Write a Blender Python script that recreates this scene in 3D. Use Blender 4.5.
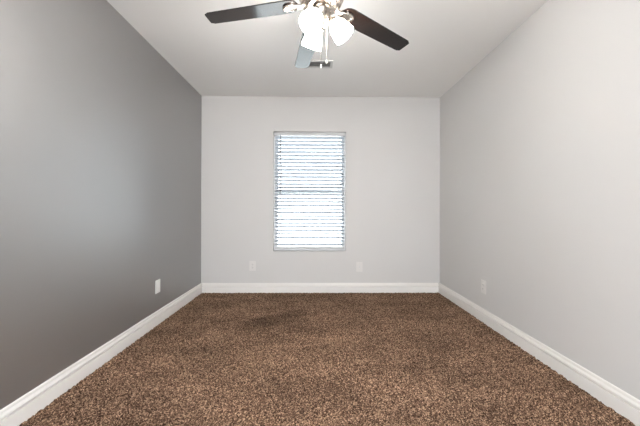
import bpy, bmesh, math, random
import numpy as np
from mathutils import Matrix, Vector
random.seed(7); rng = np.random.default_rng(5)
for o in list(bpy.data.objects): bpy.data.objects.remove(o)
S = bpy.context.scene; COL = S.collection
PI = math.pi

# ------------------------------------------------------------ camera
cam_d = bpy.data.cameras.new('camera'); cam = bpy.data.objects.new('camera', cam_d); COL.objects.link(cam)
cam_d.sensor_width = 36; cam_d.lens = 300/640*36; cam_d.clip_start = .02
cam_d.shift_y = -2.95/640
yaw, pit, rol = .01396, .00073, -.00295
c, s = math.cos(yaw), math.sin(yaw)
xr = Vector((c, -s, 0)); fw = Vector((s, c, 0)); up = Vector((0, 0, 1))
fw2 = fw*math.cos(pit) + up*math.sin(pit); up2 = up*math.cos(pit) - fw*math.sin(pit)
xr3 = xr*math.cos(rol) - up2*math.sin(rol); up3 = up2*math.cos(rol) + xr*math.sin(rol)
M = Matrix((xr3, up3, -fw2)).transposed().to_4x4(); M.translation = (0, 0, 1.0536)
cam.matrix_world = M
S.camera = cam

# ------------------------------------------------------------ world, exposure, large lights
XL, XR, YB, YF, H = -1.451, 1.587, 3.8204, -.75, 2.5
w = bpy.data.worlds.new('world'); S.world = w; w.use_nodes = True
bg = w.node_tree.nodes['Background']; bg.inputs[0].default_value = (.92, .955, 1, 1); bg.inputs[1].default_value = 8.5
S.view_settings.view_transform = 'Standard'; S.view_settings.look = 'None'
S.view_settings.gamma = 1; S.view_settings.use_curve_mapping = False
S.view_settings.exposure = 0.06
BULB = 100.0
SHADE = 68.0
def area(name, loc, rot, sx, sy, power, col, portal=False):
    d = bpy.data.lights.new(name, 'AREA'); d.shape = 'RECTANGLE'; d.size = sx; d.size_y = sy
    d.energy = power; d.color = col
    if portal: d.cycles.is_portal = True
    o = bpy.data.objects.new(name, d); o.location = loc; o.rotation_euler = rot; COL.objects.link(o); return o
area('window_daylight_portal', (-.06, YB+.14, 1.3), (-PI/2, 0, 0), .92, 1.52, 1, (1, 1, 1), True)
area('rear_fill_light', (.07, YF-1.0, 1.45), (PI/2, 0, 0), 2.2, 1.7, 4, (1, .965, .92))  # soft fill added beyond the unseen opening, not a known hall lamp

# ------------------------------------------------------------ materials
def lin(r, g, b):
    f = lambda v: (v/255/12.92 if v/255 <= .04045 else ((v/255+.055)/1.055)**2.4)
    return (f(r), f(g), f(b), 1)
def mat(name, col, rough=.5, metal=0, spec=.5, bump=None, var=None):
    m = bpy.data.materials.new(name); m.use_nodes = True; nt = m.node_tree; b = nt.nodes['Principled BSDF']
    b.inputs['Base Color'].default_value = col; b.inputs['Roughness'].default_value = rough
    b.inputs['Metallic'].default_value = metal; b.inputs['Specular IOR Level'].default_value = spec
    tc = nt.nodes.new('ShaderNodeTexCoord')
    if bump:
        n = nt.nodes.new('ShaderNodeTexNoise'); n.inputs['Scale'].default_value = bump[0]; n.inputs['Detail'].default_value = 3
        bp = nt.nodes.new('ShaderNodeBump'); bp.inputs['Strength'].default_value = bump[1]; bp.inputs['Distance'].default_value = bump[2]
        nt.links.new(tc.outputs['Object'], n.inputs['Vector']); nt.links.new(n.outputs['Fac'], bp.inputs['Height'])
        nt.links.new(bp.outputs['Normal'], b.inputs['Normal'])
    if var:
        n = nt.nodes.new('ShaderNodeTexNoise'); n.inputs['Scale'].default_value = var[0]; n.inputs['Detail'].default_value = 4
        mx = nt.nodes.new('ShaderNodeMix'); mx.data_type = 'RGBA'
        mx.inputs[6].default_value = col; mx.inputs[7].default_value = var[1]
        nt.links.new(tc.outputs['Object'], n.inputs['Vector']); nt.links.new(n.outputs['Fac'], mx.inputs[0])
        nt.links.new(mx.outputs[2], b.inputs['Base Color'])
    return m
M_wall = mat('warm_white_wall_paint', (.62, .61, .595, 1), .55, 0, .35, (160, .12, .002), (1.5, (.60, .585, .565, 1)))
M_accent = mat('charcoal_wall_paint', (.060, .055, .051, 1), .50, 0, 1.0, (160, .15, .002), (1.2, (.056, .051, .048, 1)))
M_accent.node_tree.nodes['Principled BSDF'].inputs['IOR'].default_value = 2.7
M_ceil = mat('ceiling_paint', (.82, .81, .79, 1), .8, 0, .2, (110, .2, .003))
M_trim = mat('white_trim_paint', (.80, .775, .74, 1), .35, 0, .5)
M_plate = mat('white_plastic', (.82, .81, .78, 1), .3)
M_paintplate = mat('almond_plastic', (.68, .66, .635, 1), .3)
M_rail = mat('backlit_white_vinyl', (.58, .58, .58, 1), .4)  # white blind rails, greyed: their backlit shade is put into the colour
M_slot = mat('dark_slot', (.02, .02, .02, 1), .6)
M_nickel = mat('brushed_nickel', (.36, .32, .28, 1), .27, 1, .5, (300, .05, .001))
M_vinyl = mat('white_vinyl', (.8, .8, .8, 1), .35)
M_vent = mat('vent_enamel', (.56, .55, .53, 1), .4)
M_ventdark = mat('vent_duct_shade', (.06, .06, .06, 1), .7)  # dark colour stands in for the shade inside the duct
M_steel = mat('screw_steel', (.6, .6, .6, 1), .3, 1)

# espresso wood blade: grain runs along the blade
M_blade = mat('espresso_wood', (.012, .008, .007, 1), .12, 0, .5)
nt = M_blade.node_tree; tc = nt.nodes.new('ShaderNodeTexCoord'); mp = nt.nodes.new('ShaderNodeMapping')
mp.inputs['Scale'].default_value = (4, 90, 10); n = nt.nodes.new('ShaderNodeTexNoise'); n.inputs['Scale'].default_value = 1; n.inputs['Detail'].default_value = 5
cr = nt.nodes.new('ShaderNodeValToRGB'); cr.color_ramp.elements[0].color = (.0025, .0016, .0014, 1); cr.color_ramp.elements[1].color = (.008, .0045, .0035, 1)
nt.links.new(tc.outputs['Object'], mp.inputs[0]); nt.links.new(mp.outputs[0], n.inputs['Vector']); nt.links.new(n.outputs['Fac'], cr.inputs[0])
nt.links.new(cr.outputs[0], nt.nodes['Principled BSDF'].inputs['Base Color'])

def translucent(name, col, tcol, fac, rough=.4):
    m = bpy.data.materials.new(name); m.use_nodes = True; nt = m.node_tree; b = nt.nodes['Principled BSDF']
    b.inputs['Base Color'].default_value = col; b.inputs['Roughness'].default_value = rough
    t = nt.nodes.new('ShaderNodeBsdfTranslucent'); t.inputs[0].default_value = tcol
    mx = nt.nodes.new('ShaderNodeMixShader'); mx.inputs[0].default_value = fac
    nt.links.new(b.outputs[0], mx.inputs[1]); nt.links.new(t.outputs[0], mx.inputs[2])
    nt.links.new(mx.outputs[0], nt.nodes['Material Output'].inputs[0]); return m
M_slat = translucent('translucent_white_slat', (.62, .64, .67, 1), (.86, .93, 1, 1), .24)
M_frost = translucent('frosted_glass', (.95, .93, .90, 1), (1, .985, .96, 1), .85, .3)
# the lit frosted glass glows evenly all round
nt = M_frost.node_tree; em = nt.nodes.new('ShaderNodeEmission'); em.inputs[0].default_value = (1, .98, .955, 1); em.inputs[1].default_value = SHADE
ads = nt.nodes.new('ShaderNodeAddShader'); out = nt.nodes['Material Output']; prev = out.inputs[0].links[0].from_socket
nt.links.new(prev, ads.inputs[0]); nt.links.new(em.outputs[0], ads.inputs[1]); nt.links.new(ads.outputs[0], out.inputs[0])
M_bulb = bpy.data.materials.new('lit_bulb'); M_bulb.use_nodes = True
b = M_bulb.node_tree.nodes['Principled BSDF']; b.inputs['Emission Color'].default_value = (1, .93, .84, 1); b.inputs['Emission Strength'].default_value = BULB
M_glass = bpy.data.materials.new('window_glass'); M_glass.use_nodes = True; nt = M_glass.node_tree
gl = nt.nodes.new('ShaderNodeBsdfGlossy'); gl.inputs['Roughness'].default_value = .02; tr = nt.nodes.new('ShaderNodeBsdfTransparent'); tr.inputs[0].default_value = (.93, .96, .95, 1)
fr = nt.nodes.new('ShaderNodeFresnel'); mx = nt.nodes.new('ShaderNodeMixShader')
nt.links.new(fr.outputs[0], mx.inputs[0]); nt.links.new(tr.outputs[0], mx.inputs[1]); nt.links.new(gl.outputs[0], mx.inputs[2])
nt.links.new(mx.outputs[0], nt.nodes['Material Output'].inputs[0])

# carpet: tan, brown and dark yarns
M_carpet = bpy.data.materials.new('brown_frieze_carpet'); M_carpet.use_nodes = True; nt = M_carpet.node_tree; N = nt.nodes; L = nt.links
b = N['Principled BSDF']; b.inputs['Roughness'].default_value = .95; b.inputs['Specular IOR Level'].default_value = .1
tc = N.new('ShaderNodeTexCoord')
v = N.new('ShaderNodeTexVoronoi'); v.inputs['Scale'].default_value = 200
L.new(tc.outputs['Object'], v.inputs['Vector'])
sep = N.new('ShaderNodeSeparateColor'); L.new(v.outputs['Color'], sep.inputs[0])
fine = N.new('ShaderNodeTexNoise'); fine.inputs['Scale'].default_value = 100; fine.inputs['Detail'].default_value = 6; fine.inputs['Roughness'].default_value = .75
L.new(tc.outputs['Object'], fine.inputs['Vector'])
mixv = N.new('ShaderNodeMix'); mixv.data_type = 'FLOAT'; mixv.inputs[0].default_value = .5
L.new(sep.outputs[0], mixv.inputs[2]); L.new(fine.outputs['Fac'], mixv.inputs[3])
cr = N.new('ShaderNodeValToRGB'); e = cr.color_ramp.elements
e[0].position = .24; e[0].color = (.020, .010, .006, 1); e[1].position = .76; e[1].color = (.56, .378, .25, 1)
x = e.new(.42); x.color = (.095, .053, .034, 1); x = e.new(.6); x.color = (.22, .135, .088, 1)
L.new(mixv.outputs[0], cr.inputs[0])
# trodden and vacuumed patches: light and shade of turned pile painted into the colour
mp = N.new('ShaderNodeMapping'); mp.inputs['Scale'].default_value = (1.1, 2.0, 1); L.new(tc.outputs['Object'], mp.inputs[0])
lay = N.new('ShaderNodeTexNoise'); lay.inputs['Scale'].default_value = 1.6; lay.inputs['Detail'].default_value = 5; lay.inputs['Roughness'].default_value = .6
L.new(mp.outputs[0], lay.inputs['Vector'])
mr = N.new('ShaderNodeMapRange'); mr.inputs[1].default_value = .35; mr.inputs[2].default_value = .65; mr.inputs[3].default_value = .76; mr.inputs[4].default_value = 1.24
L.new(lay.outputs['Fac'], mr.inputs[0])
# one darker patch near the window wall: shade of turned pile painted in
geo = N.new('ShaderNodeMapping'); geo.vector_type = 'TEXTURE'
geo.inputs['Location'].default_value = (-.42, 2.84, 0); geo.inputs['Rotation'].default_value = (0, 0, .55); geo.inputs['Scale'].default_value = (.50, .20, 1)
dist = N.new('ShaderNodeTexNoise'); dist.inputs['Scale'].default_value = 5; L.new(tc.outputs['Object'], dist.inputs['Vector'])
L.new(tc.outputs['Object'], geo.inputs[0])
gr = N.new('ShaderNodeVectorMath'); gr.operation = 'LENGTH'; L.new(geo.outputs[0], gr.inputs[0])
ad = N.new('ShaderNodeMath'); ad.operation = 'ADD'; L.new(gr.outputs['Value'], ad.inputs[0]); L.new(dist.outputs['Fac'], ad.inputs[1])
mr2 = N.new('ShaderNodeMapRange'); mr2.interpolation_type = 'SMOOTHSTEP'
mr2.inputs[1].default_value = .75; mr2.inputs[2].default_value = 1.6; mr2.inputs[3].default_value = .50; mr2.inputs[4].default_value = 1
L.new(ad.outputs[0], mr2.inputs[0])
mm = N.new('ShaderNodeMath'); mm.operation = 'MULTIPLY'; L.new(mr.outputs[0], mm.inputs[0]); L.new(mr2.outputs[0], mm.inputs[1])
# thin pale lines left by the vacuum cleaner
for (lx, ly, lr, la, lb) in ((-.72, 2.60, 0, .34, .014), (-.38, 2.31, .05, .55, .012), (-.95, 2.45, 1.2, .25, .010), (.62, 3.70, -1.1, .14, .010), (1.40, 3.62, -1.15, .20, .012), (.75, 1.95, 1.35, .45, .02), (.05, 2.0, 1.7, .40, .02)):
    g1 = N.new('ShaderNodeMapping'); g1.vector_type = 'TEXTURE'; g1.inputs['Location'].default_value = (lx, ly, 0); g1.inputs['Rotation'].default_value = (0, 0, lr); g1.inputs['Scale'].default_value = (la, lb, 1)
    L.new(tc.outputs['Object'], g1.inputs[0]); g2 = N.new('ShaderNodeVectorMath'); g2.operation = 'LENGTH'; L.new(g1.outputs[0], g2.inputs[0])
    g3 = N.new('ShaderNodeMapRange'); g3.interpolation_type = 'SMOOTHSTEP'; g3.inputs[1].default_value = .3; g3.inputs[2].default_value = 1.1; g3.inputs[3].default_value = 1.2; g3.inputs[4].default_value = 1
    L.new(g2.outputs['Value'], g3.inputs[0]); g4 = N.new('ShaderNodeMath'); g4.operation = 'MULTIPLY'; L.new(mm.outputs[0], g4.inputs[0]); L.new(g3.outputs[0], g4.inputs[1]); mm = g4
vm = N.new('ShaderNodeVectorMath'); vm.operation = 'SCALE'; L.new(cr.outputs[0], vm.inputs[0]); L.new(mm.outputs[0], vm.inputs['Scale'])
L.new(vm.outputs[0], b.inputs['Base Color'])

# ------------------------------------------------------------ helpers
def tag(o, label=None, cat=None, group=None, kind=None):
    for k, val in (('label', label), ('category', cat), ('group', group), ('kind', kind)):
        if val: o[k] = val
    return o
def obj(name, bm, m, parent=None, smooth=False, bevel=0):
    me = bpy.data.meshes.new(name)
    if bevel:
        bmesh.ops.bevel(bm, geom=bm.edges[:], offset=bevel, segments=2, affect='EDGES', clamp_overlap=True)
    bmesh.ops.recalc_face_normals(bm, faces=bm.faces)
    bm.to_mesh(me); bm.free()
    me.materials.append(m)
    if smooth:
        for p in me.polygons: p.use_smooth = True
        me.set_sharp_from_angle(angle=math.radians(40))
    o = bpy.data.objects.new(name, me); COL.objects.link(o)
    if parent: o.parent = parent
    return o
def empty(name, loc, rz=0):
    o = bpy.data.objects.new(name, None); o.location = loc; o.rotation_euler = (0, 0, rz); o.empty_display_size = .1
    COL.objects.link(o); return o
def box(bm, x0, x1, y0, y1, z0, z1, mtx=None):
    vs = [bm.verts.new((x, y, z)) for x in (x0, x1) for y in (y0, y1) for z in (z0, z1)]
    for f in ((0, 1, 3, 2), (4, 6, 7, 5), (0, 4, 5, 1), (2, 3, 7, 6), (0, 2, 6, 4), (1, 5, 7, 3)):
        bm.faces.new([vs[i] for i in f])
    if mtx: bmesh.ops.transform(bm, matrix=mtx, verts=vs)
    return vs
def lathe(bm, prof, n=32, mtx=None, caps=True):
    rings = []
    for r, z in prof:
        rings.append([bm.verts.new((r*math.cos(2*PI*i/n), r*math.sin(2*PI*i/n), z)) for i in range(n)])
    for a, b_ in zip(rings, rings[1:]):
        for i in range(n): bm.faces.new((a[i], a[(i+1) % n], b_[(i+1) % n], b_[i]))
    if caps:
        bm.faces.new(rings[0][::-1]); bm.faces.new(rings[-1])
    if mtx: bmesh.ops.transform(bm, matrix=mtx, verts=[v for r in rings for v in r])
def tube(bm, pts, rad, n=10, sx=1, sz=1):
    pts = [Vector(p) for p in pts]; rings = []
    for i, p in enumerate(pts):
        d = (pts[min(i+1, len(pts)-1)] - pts[max(i-1, 0)]).normalized()
        a = d.cross(Vector((0, 0, 1)) if abs(d.z) < .95 else Vector((1, 0, 0))).normalized(); b_ = d.cross(a).normalized()
        r = rad[i] if isinstance(rad, (list, tuple)) else rad
        rings.append([bm.verts.new(p + a*r*sx*math.cos(2*PI*k/n) + b_*r*sz*math.sin(2*PI*k/n)) for k in range(n)])
    for a, b_ in zip(rings, rings[1:]):
        for i in range(n): bm.faces.new((a[i], a[(i+1) % n], b_[(i+1) % n], b_[i]))
    bm.faces.new(rings[0][::-1]); bm.faces.new(rings[-1])
def extrude_outline(bm, pts, z0, z1, mtx=None):
    lo = [bm.verts.new((x, y, z0)) for x, y in pts]; hi = [bm.verts.new((x, y, z1)) for x, y in pts]
    n = len(pts); bm.faces.new(lo[::-1]); bm.faces.new(hi)
    for i in range(n): bm.faces.new((lo[i], lo[(i+1) % n], hi[(i+1) % n], hi[i]))
    if mtx: bmesh.ops.transform(bm, matrix=mtx, verts=lo+hi)
def struct(o): o['kind'] = 'structure'; return o

# ------------------------------------------------------------ room shell
T = .14
WX0, WX1, WZ0, WZ1 = -.541, .382, .533, 2.055       # window opening
bm = bmesh.new(); box(bm, XL-T, XL, YF-T, YB+T, -.05, H+.05); struct(obj('wall_left', bm, M_accent))
bm = bmesh.new(); box(bm, XR, XR+T, YF-T, YB+T, -.05, H+.05); struct(obj('wall_right', bm, M_wall))
bm = bmesh.new()
box(bm, XL, WX0, YB, YB+T, -.05, H+.05); box(bm, WX1, XR, YB, YB+T, -.05, H+.05)
box(bm, WX0, WX1, YB, YB+T, -.05, WZ0); box(bm, WX0, WX1, YB, YB+T, WZ1, H+.05)
struct(obj('wall_back', bm, M_wall))
DX0, DX1, DZ = -.93, 1.07, 2.15                     # unseen cased opening behind the camera, made wide for the fill light
bm = bmesh.new()
box(bm, XL, DX0, YF-T, YF, -.05, H+.05); box(bm, DX1, XR, YF-T, YF, -.05, H+.05); box(bm, DX0, DX1, YF-T, YF, DZ, H+.05)
struct(obj('wall_front', bm, M_wall))
bm = bmesh.new(); box(bm, XL-T, XR+T, YF-T, YB+T, H, H+.1); struct(obj('ceiling', bm, M_ceil))

# carpeted floor: a fine pile of random tuft heights
nx, ny = 480, 720
xs = np.linspace(XL-.02, XR+.02, nx); ys = np.linspace(YF-T-1.1, YB+.02, ny)
gx, gy = np.meshgrid(xs, ys, indexing='ij')
dx, dy = xs[1]-xs[0], ys[1]-ys[0]
gx = gx + rng.uniform(-.4, .4, gx.shape)*dx; gy = gy + rng.uniform(-.4, .4, gy.shape)*dy
gz = rng.uniform(.0, .012, gx.shape)
co = np.stack([gx, gy, gz], -1).reshape(-1, 3).astype(np.float32)
idx = np.arange(nx*ny).reshape(nx, ny)
q = np.stack([idx[:-1, :-1], idx[1:, :-1], idx[1:, 1:], idx[:-1, 1:]], -1).reshape(-1, 4).astype(np.int32)
me = bpy.data.meshes.new('floor'); me.vertices.add(len(co)); me.vertices.foreach_set('co', co.ravel())
me.loops.add(q.size); me.loops.foreach_set('vertex_index', q.ravel()); me.polygons.add(len(q))
me.polygons.foreach_set('loop_start', np.arange(0, q.size, 4, dtype=np.int32)); me.update(calc_edges=True)
me.materials.append(M_carpet); fl = bpy.data.objects.new('floor', me); COL.objects.link(fl); struct(fl)

# baseboards: flat face, groove, ogee cap
def baseboard(name, p0, p1, nrm):
    prof = [(0, -.012), (.018, -.012), (.018, .086), (.004, .087), (.004, .096), (.0165, .097), (.0165, .105), (.013, .110), (.008, .114), (.0065, .119), (.0075, .123), (.0065, .130), (.003, .134), (0, .135)]
    prof = [(a, z if z < 0 else z*.955) for a, z in prof]
    bm = bmesh.new(); rings = []
    for p in (p0, p1):
        d = (Vector(p1)-Vector(p0)).normalized()
        rings.append([bm.verts.new((p[0]+nrm[0]*a, p[1]+nrm[1]*a, z)) for a, z in prof])
    k = len(prof)
    for i in range(k): bm.faces.new((rings[0][i], rings[0][(i+1) % k], rings[1][(i+1) % k], rings[1][i]))
    bm.faces.new(rings[0]); bm.faces.new(rings[1][::-1])
    struct(obj(name, bm, M_trim))
baseboard('baseboard_left', (XL, YF, 0), (XL, YB, 0), (1, 0))
baseboard('baseboard_right', (XR, YF, 0), (XR, YB, 0), (-1, 0))
baseboard('baseboard_back', (XL+.0175, YB, 0), (XR-.0175, YB, 0), (0, -1))
baseboard('baseboard_front', (DX1+.07, YF, 0), (XR-.0175, YF, 0), (0, 1))
# casing of the opening added behind the camera
bm = bmesh.new(); box(bm, DX0-.07, DX0, YF, YF+.016, 0, DZ+.07); box(bm, DX1, DX1+.07, YF, YF+.016, 0, DZ+.07); box(bm, DX0, DX1, YF, YF+.016, DZ, DZ+.07)
struct(obj('trim_1', bm, M_trim))

# ------------------------------------------------------------ window
win = empty('window_1', (0, YB+T-.04, WZ0)); struct(win)
def wl(bm, x0, x1, y0, y1, z0, z1): box(bm, x0, x1, y0, y1, z0-WZ0, z1-WZ0)
zm = (WZ0+WZ1)/2
bm = bmesh.new(); f = .022
wl(bm, WX0, WX0+f, -.03, .04, WZ0, WZ1); wl(bm, WX1-f, WX1, -.03, .04, WZ0, WZ1)
wl(bm, WX0+f, WX1-f, -.03, .04, WZ0, WZ0+f); wl(bm, WX0+f, WX1-f, -.03, .04, WZ1-f, WZ1)
obj('window_frame', bm, M_vinyl, win)
for nm, z0, z1, y0 in (('upper', zm-.027, WZ1-f, .012), ('lower', WZ0+f, zm+.027, -.018)):
    bm = bmesh.new(); g = .026; a, c_ = WX0+f, WX1-f
    wl(bm, a, a+g, y0, y0+.025, z0, z1); wl(bm, c_-g, c_, y0, y0+.025, z0, z1)
    wl(bm, a+g, c_-g, y0, y0+.025, z0, z0+g+.006); wl(bm, a+g, c_-g, y0, y0+.025, z1-g-.006, z1)
    sash = obj('sash', bm, M_vinyl, win)
    bm = bmesh.new(); wl(bm, a+g-.004, c_-g+.004, y0+.010, y0+.014, z0+g, z1-g); obj('glass_pane', bm, M_glass, sash)

# ------------------------------------------------------------ window blind
bx0, bx1 = WX0+.012, WX1-.012
blind = empty('window_blind', ((bx0+bx1)/2, YB+.035, WZ1))
tag(blind, 'white horizontal slat blind hanging in the window recess', 'window blind')
hw = (bx1-bx0)/2
bm = bmesh.new(); box(bm, -hw, hw, -.024, .028, -.050, -.006); obj('headrail', bm, M_rail, blind, bevel=.002)
bm = bmesh.new()
pitch = .0456; nsl = 31; ang = math.radians(-32); top = -.062
for i in range(nsl):
    zc = top - .012 - i*pitch
    a = ang + random.uniform(-.02, .02)
    m = Matrix.Translation((0, 0, zc)) @ Matrix.Rotation(a, 4, 'X')
    W = .0255; rows = []
    for side in (1, -1):
        rows.append([])
        for k in range(7):
            t = -1+2*k/6; y = t*W; z = .0022*(1-t*t) + side*.0013
            rows[-1].append([bm.verts.new(m @ Vector((xx, y, z))) for xx in (-hw+.005, hw-.005)])
    for r_ in rows:
        for k in range(6): bm.faces.new((r_[k][0], r_[k+1][0], r_[k+1][1], r_[k][1]))
    for k in (0, 6): bm.faces.new((rows[0][k][0], rows[1][k][0], rows[1][k][1], rows[0][k][1]))
    for e_ in (0, 1): bm.faces.new([rows[0][k][e_] for k in range(7)] + [rows[1][k][e_] for k in range(6, -1, -1)])
obj('slats', bm, M_slat, blind)
zb = top-.012-nsl*pitch+.004
bm = bmesh.new(); box(bm, -hw+.004, hw-.004, -.024, .024, zb-.012, zb+.012); obj('bottom_rail', bm, M_rail, blind, bevel=.003)
for xx in (-hw+.085, hw-.085):
    bm = bmesh.new()
    for yy in (-.028, .028): tube(bm, [(xx, yy, -.045), (xx, yy, zb)], .0012, 6)
    for i in range(nsl): tube(bm, [(xx, -.028, top-.032-i*pitch), (xx, .028, top+.004-i*pitch)], .0007, 4)
    obj('ladder_cord', bm, M_vinyl, blind)
bm = bmesh.new(); tube(bm, [(-hw+.075, -.034, -.045), (-hw+.075, -.036, -.80)], .0048, 8)
wand = obj('tilt_wand', bm, mat('clear_grey_plastic', (.22, .24, .27, 1), .2), blind)
bm = bmesh.new()
for d in (-.003, .003): tube(bm, [(hw-.11+d, -.034, -.045), (hw-.11+d*.5, -.036, -.22)], .0012, 6)
cord = obj('lift_cord', bm, M_vinyl, blind)
bm = bmesh.new(); lathe(bm, [(.002, 0), (.005, -.006), (.008, -.032), (.006, -.036)], 12, Matrix.Translation((hw-.11, -.036, -.215))); obj('tassel', bm, M_vent, cord)

# ------------------------------------------------------------ wall plates
def plate(name, loc, rz, label, cat, kind, W=.080, Hh=.124, mp=M_paintplate):
    t = empty(name, loc, rz); tag(t, label, cat)            # local -Y faces the room
    bm = bmesh.new(); box(bm, -W/2, W/2, -.006, 0, -Hh/2, Hh/2); obj('cover_plate', bm, mp, t, bevel=.002)
    if kind == 'duplex':
        for s_ in (1, -1):
            bm = bmesh.new(); pts = [(.0165*math.cos(a)*1.0, max(-.0135, min(.0135, .0175*math.sin(a)))) for a in [2*PI*i/24 for i in range(24)]]
            extrude_outline(bm, pts, 0, .0025, Matrix.Translation((0, -.006, s_*.0195)) @ Matrix.Rotation(PI/2, 4, 'X'))
            r = obj('receptacle', bm, mp, t)
            bm = bmesh.new()
            for xx, hh in ((-.0065, .0045), (.0065, .0035)): box(bm, xx-.0012, xx+.0012, -.0088, -.0083, s_*.0195-hh+.003, s_*.0195+hh+.003)
            lathe(bm, [(.0024, 0), (.0024, .0005)], 10, Matrix.Translation((0, -.0083, s_*.0195-.008)) @ Matrix.Rotation(PI/2, 4, 'X'))
            obj('slots', bm, M_slot, r)
        zs = (0,)
    elif kind == 'coax':
        bm = bmesh.new(); lathe(bm, [(.0075, 0), (.0075, .004), (.0048, .004), (.0048, .013), (.0035, .013)], 16, Matrix.Translation((0, -.006, 0)) @ Matrix.Rotation(PI/2, 4, 'X'))
        obj('cable_jack', bm, M_steel, t); zs = (.042, -.042)
    else:
        bm = bmesh.new(); box(bm, -.0165, .0165, -.0085, -.006, -.033, .033); obj('rocker_insert', bm, mp, t, bevel=.001); zs = (.048, -.048)
    for z in zs:
        bm = bmesh.new(); lathe(bm, [(.0032, 0), (.0030, .0012)], 12, Matrix.Translation((0, -.006, z)) @ Matrix.Rotation(PI/2, 4, 'X')); obj('screw', bm, M_steel, t)
plate('wall_outlet', (-.800, YB, .346), 0, 'white duplex outlet on the window wall, below left of the window', 'outlet', 'duplex')
plate('cable_plate', (.558, YB, .334), 0, 'white wall plate on the window wall, below right of the window', 'wall plate', 'coax')
plate('blank_wall_plate', (XL, 2.775, .351), PI/2, 'white wall plate low on the dark grey left wall', 'wall plate', 'decora', .080, .120, M_plate)
plate('wall_outlet', (XR, 2.808, .336), -PI/2, 'white duplex outlet low on the light right wall', 'outlet', 'duplex')

# ------------------------------------------------------------ ceiling vent
vent = empty('ceiling_vent', (.012, 2.965, H)); tag(vent, 'small rectangular louvred air register on the ceiling beyond the fan', 'air vent')
VW, VD = .150, .074
bm = bmesh.new()
box(bm, -VW, VW, -VD, -VD+.022, -.007, 0); box(bm, -VW, VW, VD-.022, VD, -.007, 0)
box(bm, -VW, -VW+.022, -VD+.022, VD-.022, -.007, 0); box(bm, VW-.022, VW, -VD+.022, VD-.022, -.007, 0); obj('vent_frame', bm, M_vent, vent)
bm = bmesh.new(); box(bm, -VW+.022, VW-.022, -VD+.022, VD-.022, -.0008, 0); obj('duct_shade_sheet', bm, M_ventdark, vent)  # flat dark sheet in place of the shaded duct, no hole behind
bm = bmesh.new()
for i in range(6):
    y = -VD+.034+i*.0165
    box(bm, -VW+.022, VW-.022, -.0065, .0065, -.0006, .0006, Matrix.Translation((0, y, -.0055)) @ Matrix.Rotation(math.radians(30), 4, 'X'))
obj('louvres', bm, M_vent, vent)

# ------------------------------------------------------------ ceiling fan
FX, FY, FZ = .028, 1.684, 2.178                    # centre of the blade plane
fan = empty('ceiling_fan', (FX, FY, H)); tag(fan, 'ceiling fan with five espresso blades and three lit frosted glass shades', 'ceiling fan')
dz = FZ-H
bm = bmesh.new(); lathe(bm, [(.02, -.072), (.045, -.068), (.066, -.045), (.072, -.012), (.072, 0)], 40); obj('canopy', bm, M_nickel, fan, True)
bm = bmesh.new(); lathe(bm, [(.0125, -.19), (.0125, -.06)], 20); obj('downrod', bm, M_nickel, fan, True)
bm = bmesh.new(); lathe(bm, [(.03, dz+.012), (.078, dz+.010), (.090, dz+.018), (.092, dz+.026), (.112, dz+.034), (.120, dz+.050), (.122, dz+.075), (.116, dz+.098), (.095, dz+.122), (.055, dz+.140), (.028, dz+.150), (.024, dz+.165), (.013, dz+.168)], 56)
motor = obj('motor_housing', bm, M_nickel, fan, True)
bm = bmesh.new(); lathe(bm, [(.1215, dz+.056), (.1245, dz+.059), (.1245, dz+.066), (.1215, dz+.069)], 56, caps=False); obj('trim_band', bm, M_nickel, motor, True)
bm = bmesh.new(); lathe(bm, [(.008, dz-.112), (.016, dz-.106), (.028, dz-.098), (.040, dz-.082), (.046, dz-.062), (.050, dz-.052), (.050, dz-.026), (.056, dz-.018), (.056, dz-.006), (.042, dz+.014)], 40)
obj('light_fitter', bm, M_nickel, fan, True)
bm = bmesh.new(); lathe(bm, [(.002, dz-.128), (.008, dz-.123), (.009, dz-.117), (.005, dz-.110)], 16); obj('finial', bm, M_nickel, fan, True)

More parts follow.
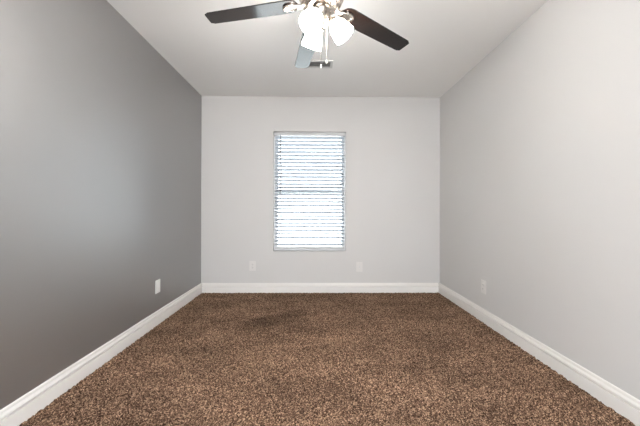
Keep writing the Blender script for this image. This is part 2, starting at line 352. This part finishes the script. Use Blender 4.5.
DROOP = math.radians(5.4)
TH0, TAU = math.radians(30.6), -.095
for k in range(5):
    a = TH0 + k*2*PI/5
    m = Matrix.Translation((0, 0, dz+.042)) @ Matrix.Rotation(a, 4, 'Z') @ Matrix.Rotation(DROOP, 4, 'Y') @ Matrix.Rotation(TAU, 4, 'X')
    # outline of a blade along +X
    up_ = []
    R0, R1 = .128, .661
    N_ = 26
    for i in range(N_+1):
        t = i/N_; x = R0 + (R1-R0)*t
        hwid = .063 - .009*t
        hwid *= min(1, math.sqrt(max(0, 1-(1-min(1, t/.12))**2)))*.999 + .001 if t < .12 else 1
        if t > .965: hwid -= .012*((t-.965)/.035)**2
        up_.append((x, max(hwid, .004)))
    pts = up_ + [(x, -y) for x, y in reversed(up_)]
    bm = bmesh.new(); extrude_outline(bm, pts, 0, .006)
    blade = obj('blade', bm, M_blade, fan)
    blade.matrix_local = m
    # blade iron: arm from the motor, spreading into a two-pronged plate under the blade root
    bm = bmesh.new()
    tube(bm, [(.070, 0, .016), (.092, 0, .004), (.112, 0, -.008), (.135, 0, -.010)], [.016, .014, .015, .018], 12, 1, .5)
    half = [(.100, .013), (.125, .016), (.150, .023), (.175, .030), (.195, .032), (.210, .027), (.219, .015), (.222, .004)]
    extrude_outline(bm, half + [(x, -y) for x, y in reversed(half)], -.0055, -.0005)
    for s_ in (1, -1):
        tube(bm, [(.115, s_*.010, -.008), (.150, s_*.020, -.0065), (.178, s_*.0275, -.006), (.200, s_*.026, -.006), (.216, s_*.010, -.006), (.218, 0, -.006)], .0045, 8)
    iron = obj('blade_iron', bm, M_nickel, blade, True)
    for px, py in ((.165, .026), (.165, -.026), (.208, 0)):
        bm = bmesh.new(); lathe(bm, [(.0045, -.0105), (.005, -.009), (.005, -.001)], 10, Matrix.Translation((px, py, 0)))
        obj('screw', bm, M_steel, blade, True)

# three lamps
for az in (-3, 116, 243):
    a = math.radians(az); tilt = math.radians(38)
    # frame with +X outwards, shade axis pointing down and outwards
    base = Matrix.Rotation(a, 4, 'Z')
    bm = bmesh.new(); tube(bm, [(.030, 0, dz-.040), (.045, 0, dz-.040), (.056, 0, dz-.046), (.062, 0, dz-.062)], [.009, .009, .009, .010], 12)
    bmesh.ops.transform(bm, matrix=base, verts=bm.verts)
    arm = obj('lamp_arm', bm, M_nickel, fan, True)
    ax = base @ Matrix.Translation((.060, 0, dz-.056)) @ Matrix.Rotation(-tilt, 4, 'Y')       # local -Z along the shade
    bm = bmesh.new(); lathe(bm, [(.010, .006), (.022, .002), (.027, -.010), (.027, -.022)], 28, ax); obj('lamp_socket', bm, M_nickel, arm, True)
    prof = [(.024, -.016), (.030, -.022), (.040, -.034), (.048, -.050), (.053, -.070), (.0555, -.088), (.058, -.105), (.060, -.115)]
    inner = [(r-.003, z-.0005) for r, z in reversed(prof)]
    bm = bmesh.new(); lathe(bm, prof+inner, 40, ax, caps=False); shade = obj('lamp_shade', bm, M_frost, fan, True)
    bm = bmesh.new(); lathe(bm, [(.011, -.018), (.013, -.034), (.022, -.050), (.027, -.068), (.025, -.084), (.015, -.095), (.003, -.098)], 20, ax)
    obj('bulb', bm, M_bulb, shade, True)

# pull chains
for (cx, cy, l, fob) in ((-.002, -.052, .285, .020), (.028, -.046, .255, .024)):
    bm = bmesh.new(); z0 = dz-.045
    tube(bm, [(cx*.8, cy*.8, z0), (cx, cy, z0-.012), (cx, cy, z0-l)], .0011, 6)
    n_ = int(l/.0075)
    for i in range(2, n_): bmesh.ops.create_icosphere(bm, subdivisions=1, radius=.0022, matrix=Matrix.Translation((cx, cy, z0-i*.0075)))
    ch = obj('pull_chain', bm, M_nickel, fan, True)
    bm = bmesh.new(); lathe(bm, [(.0015, 0), (.003, -.005), (.0048, -.013), (.0042, -.020), (.002, -.024)], 14, Matrix.Translation((cx, cy, z0-l))); obj('fob', bm, M_plate, ch, True)
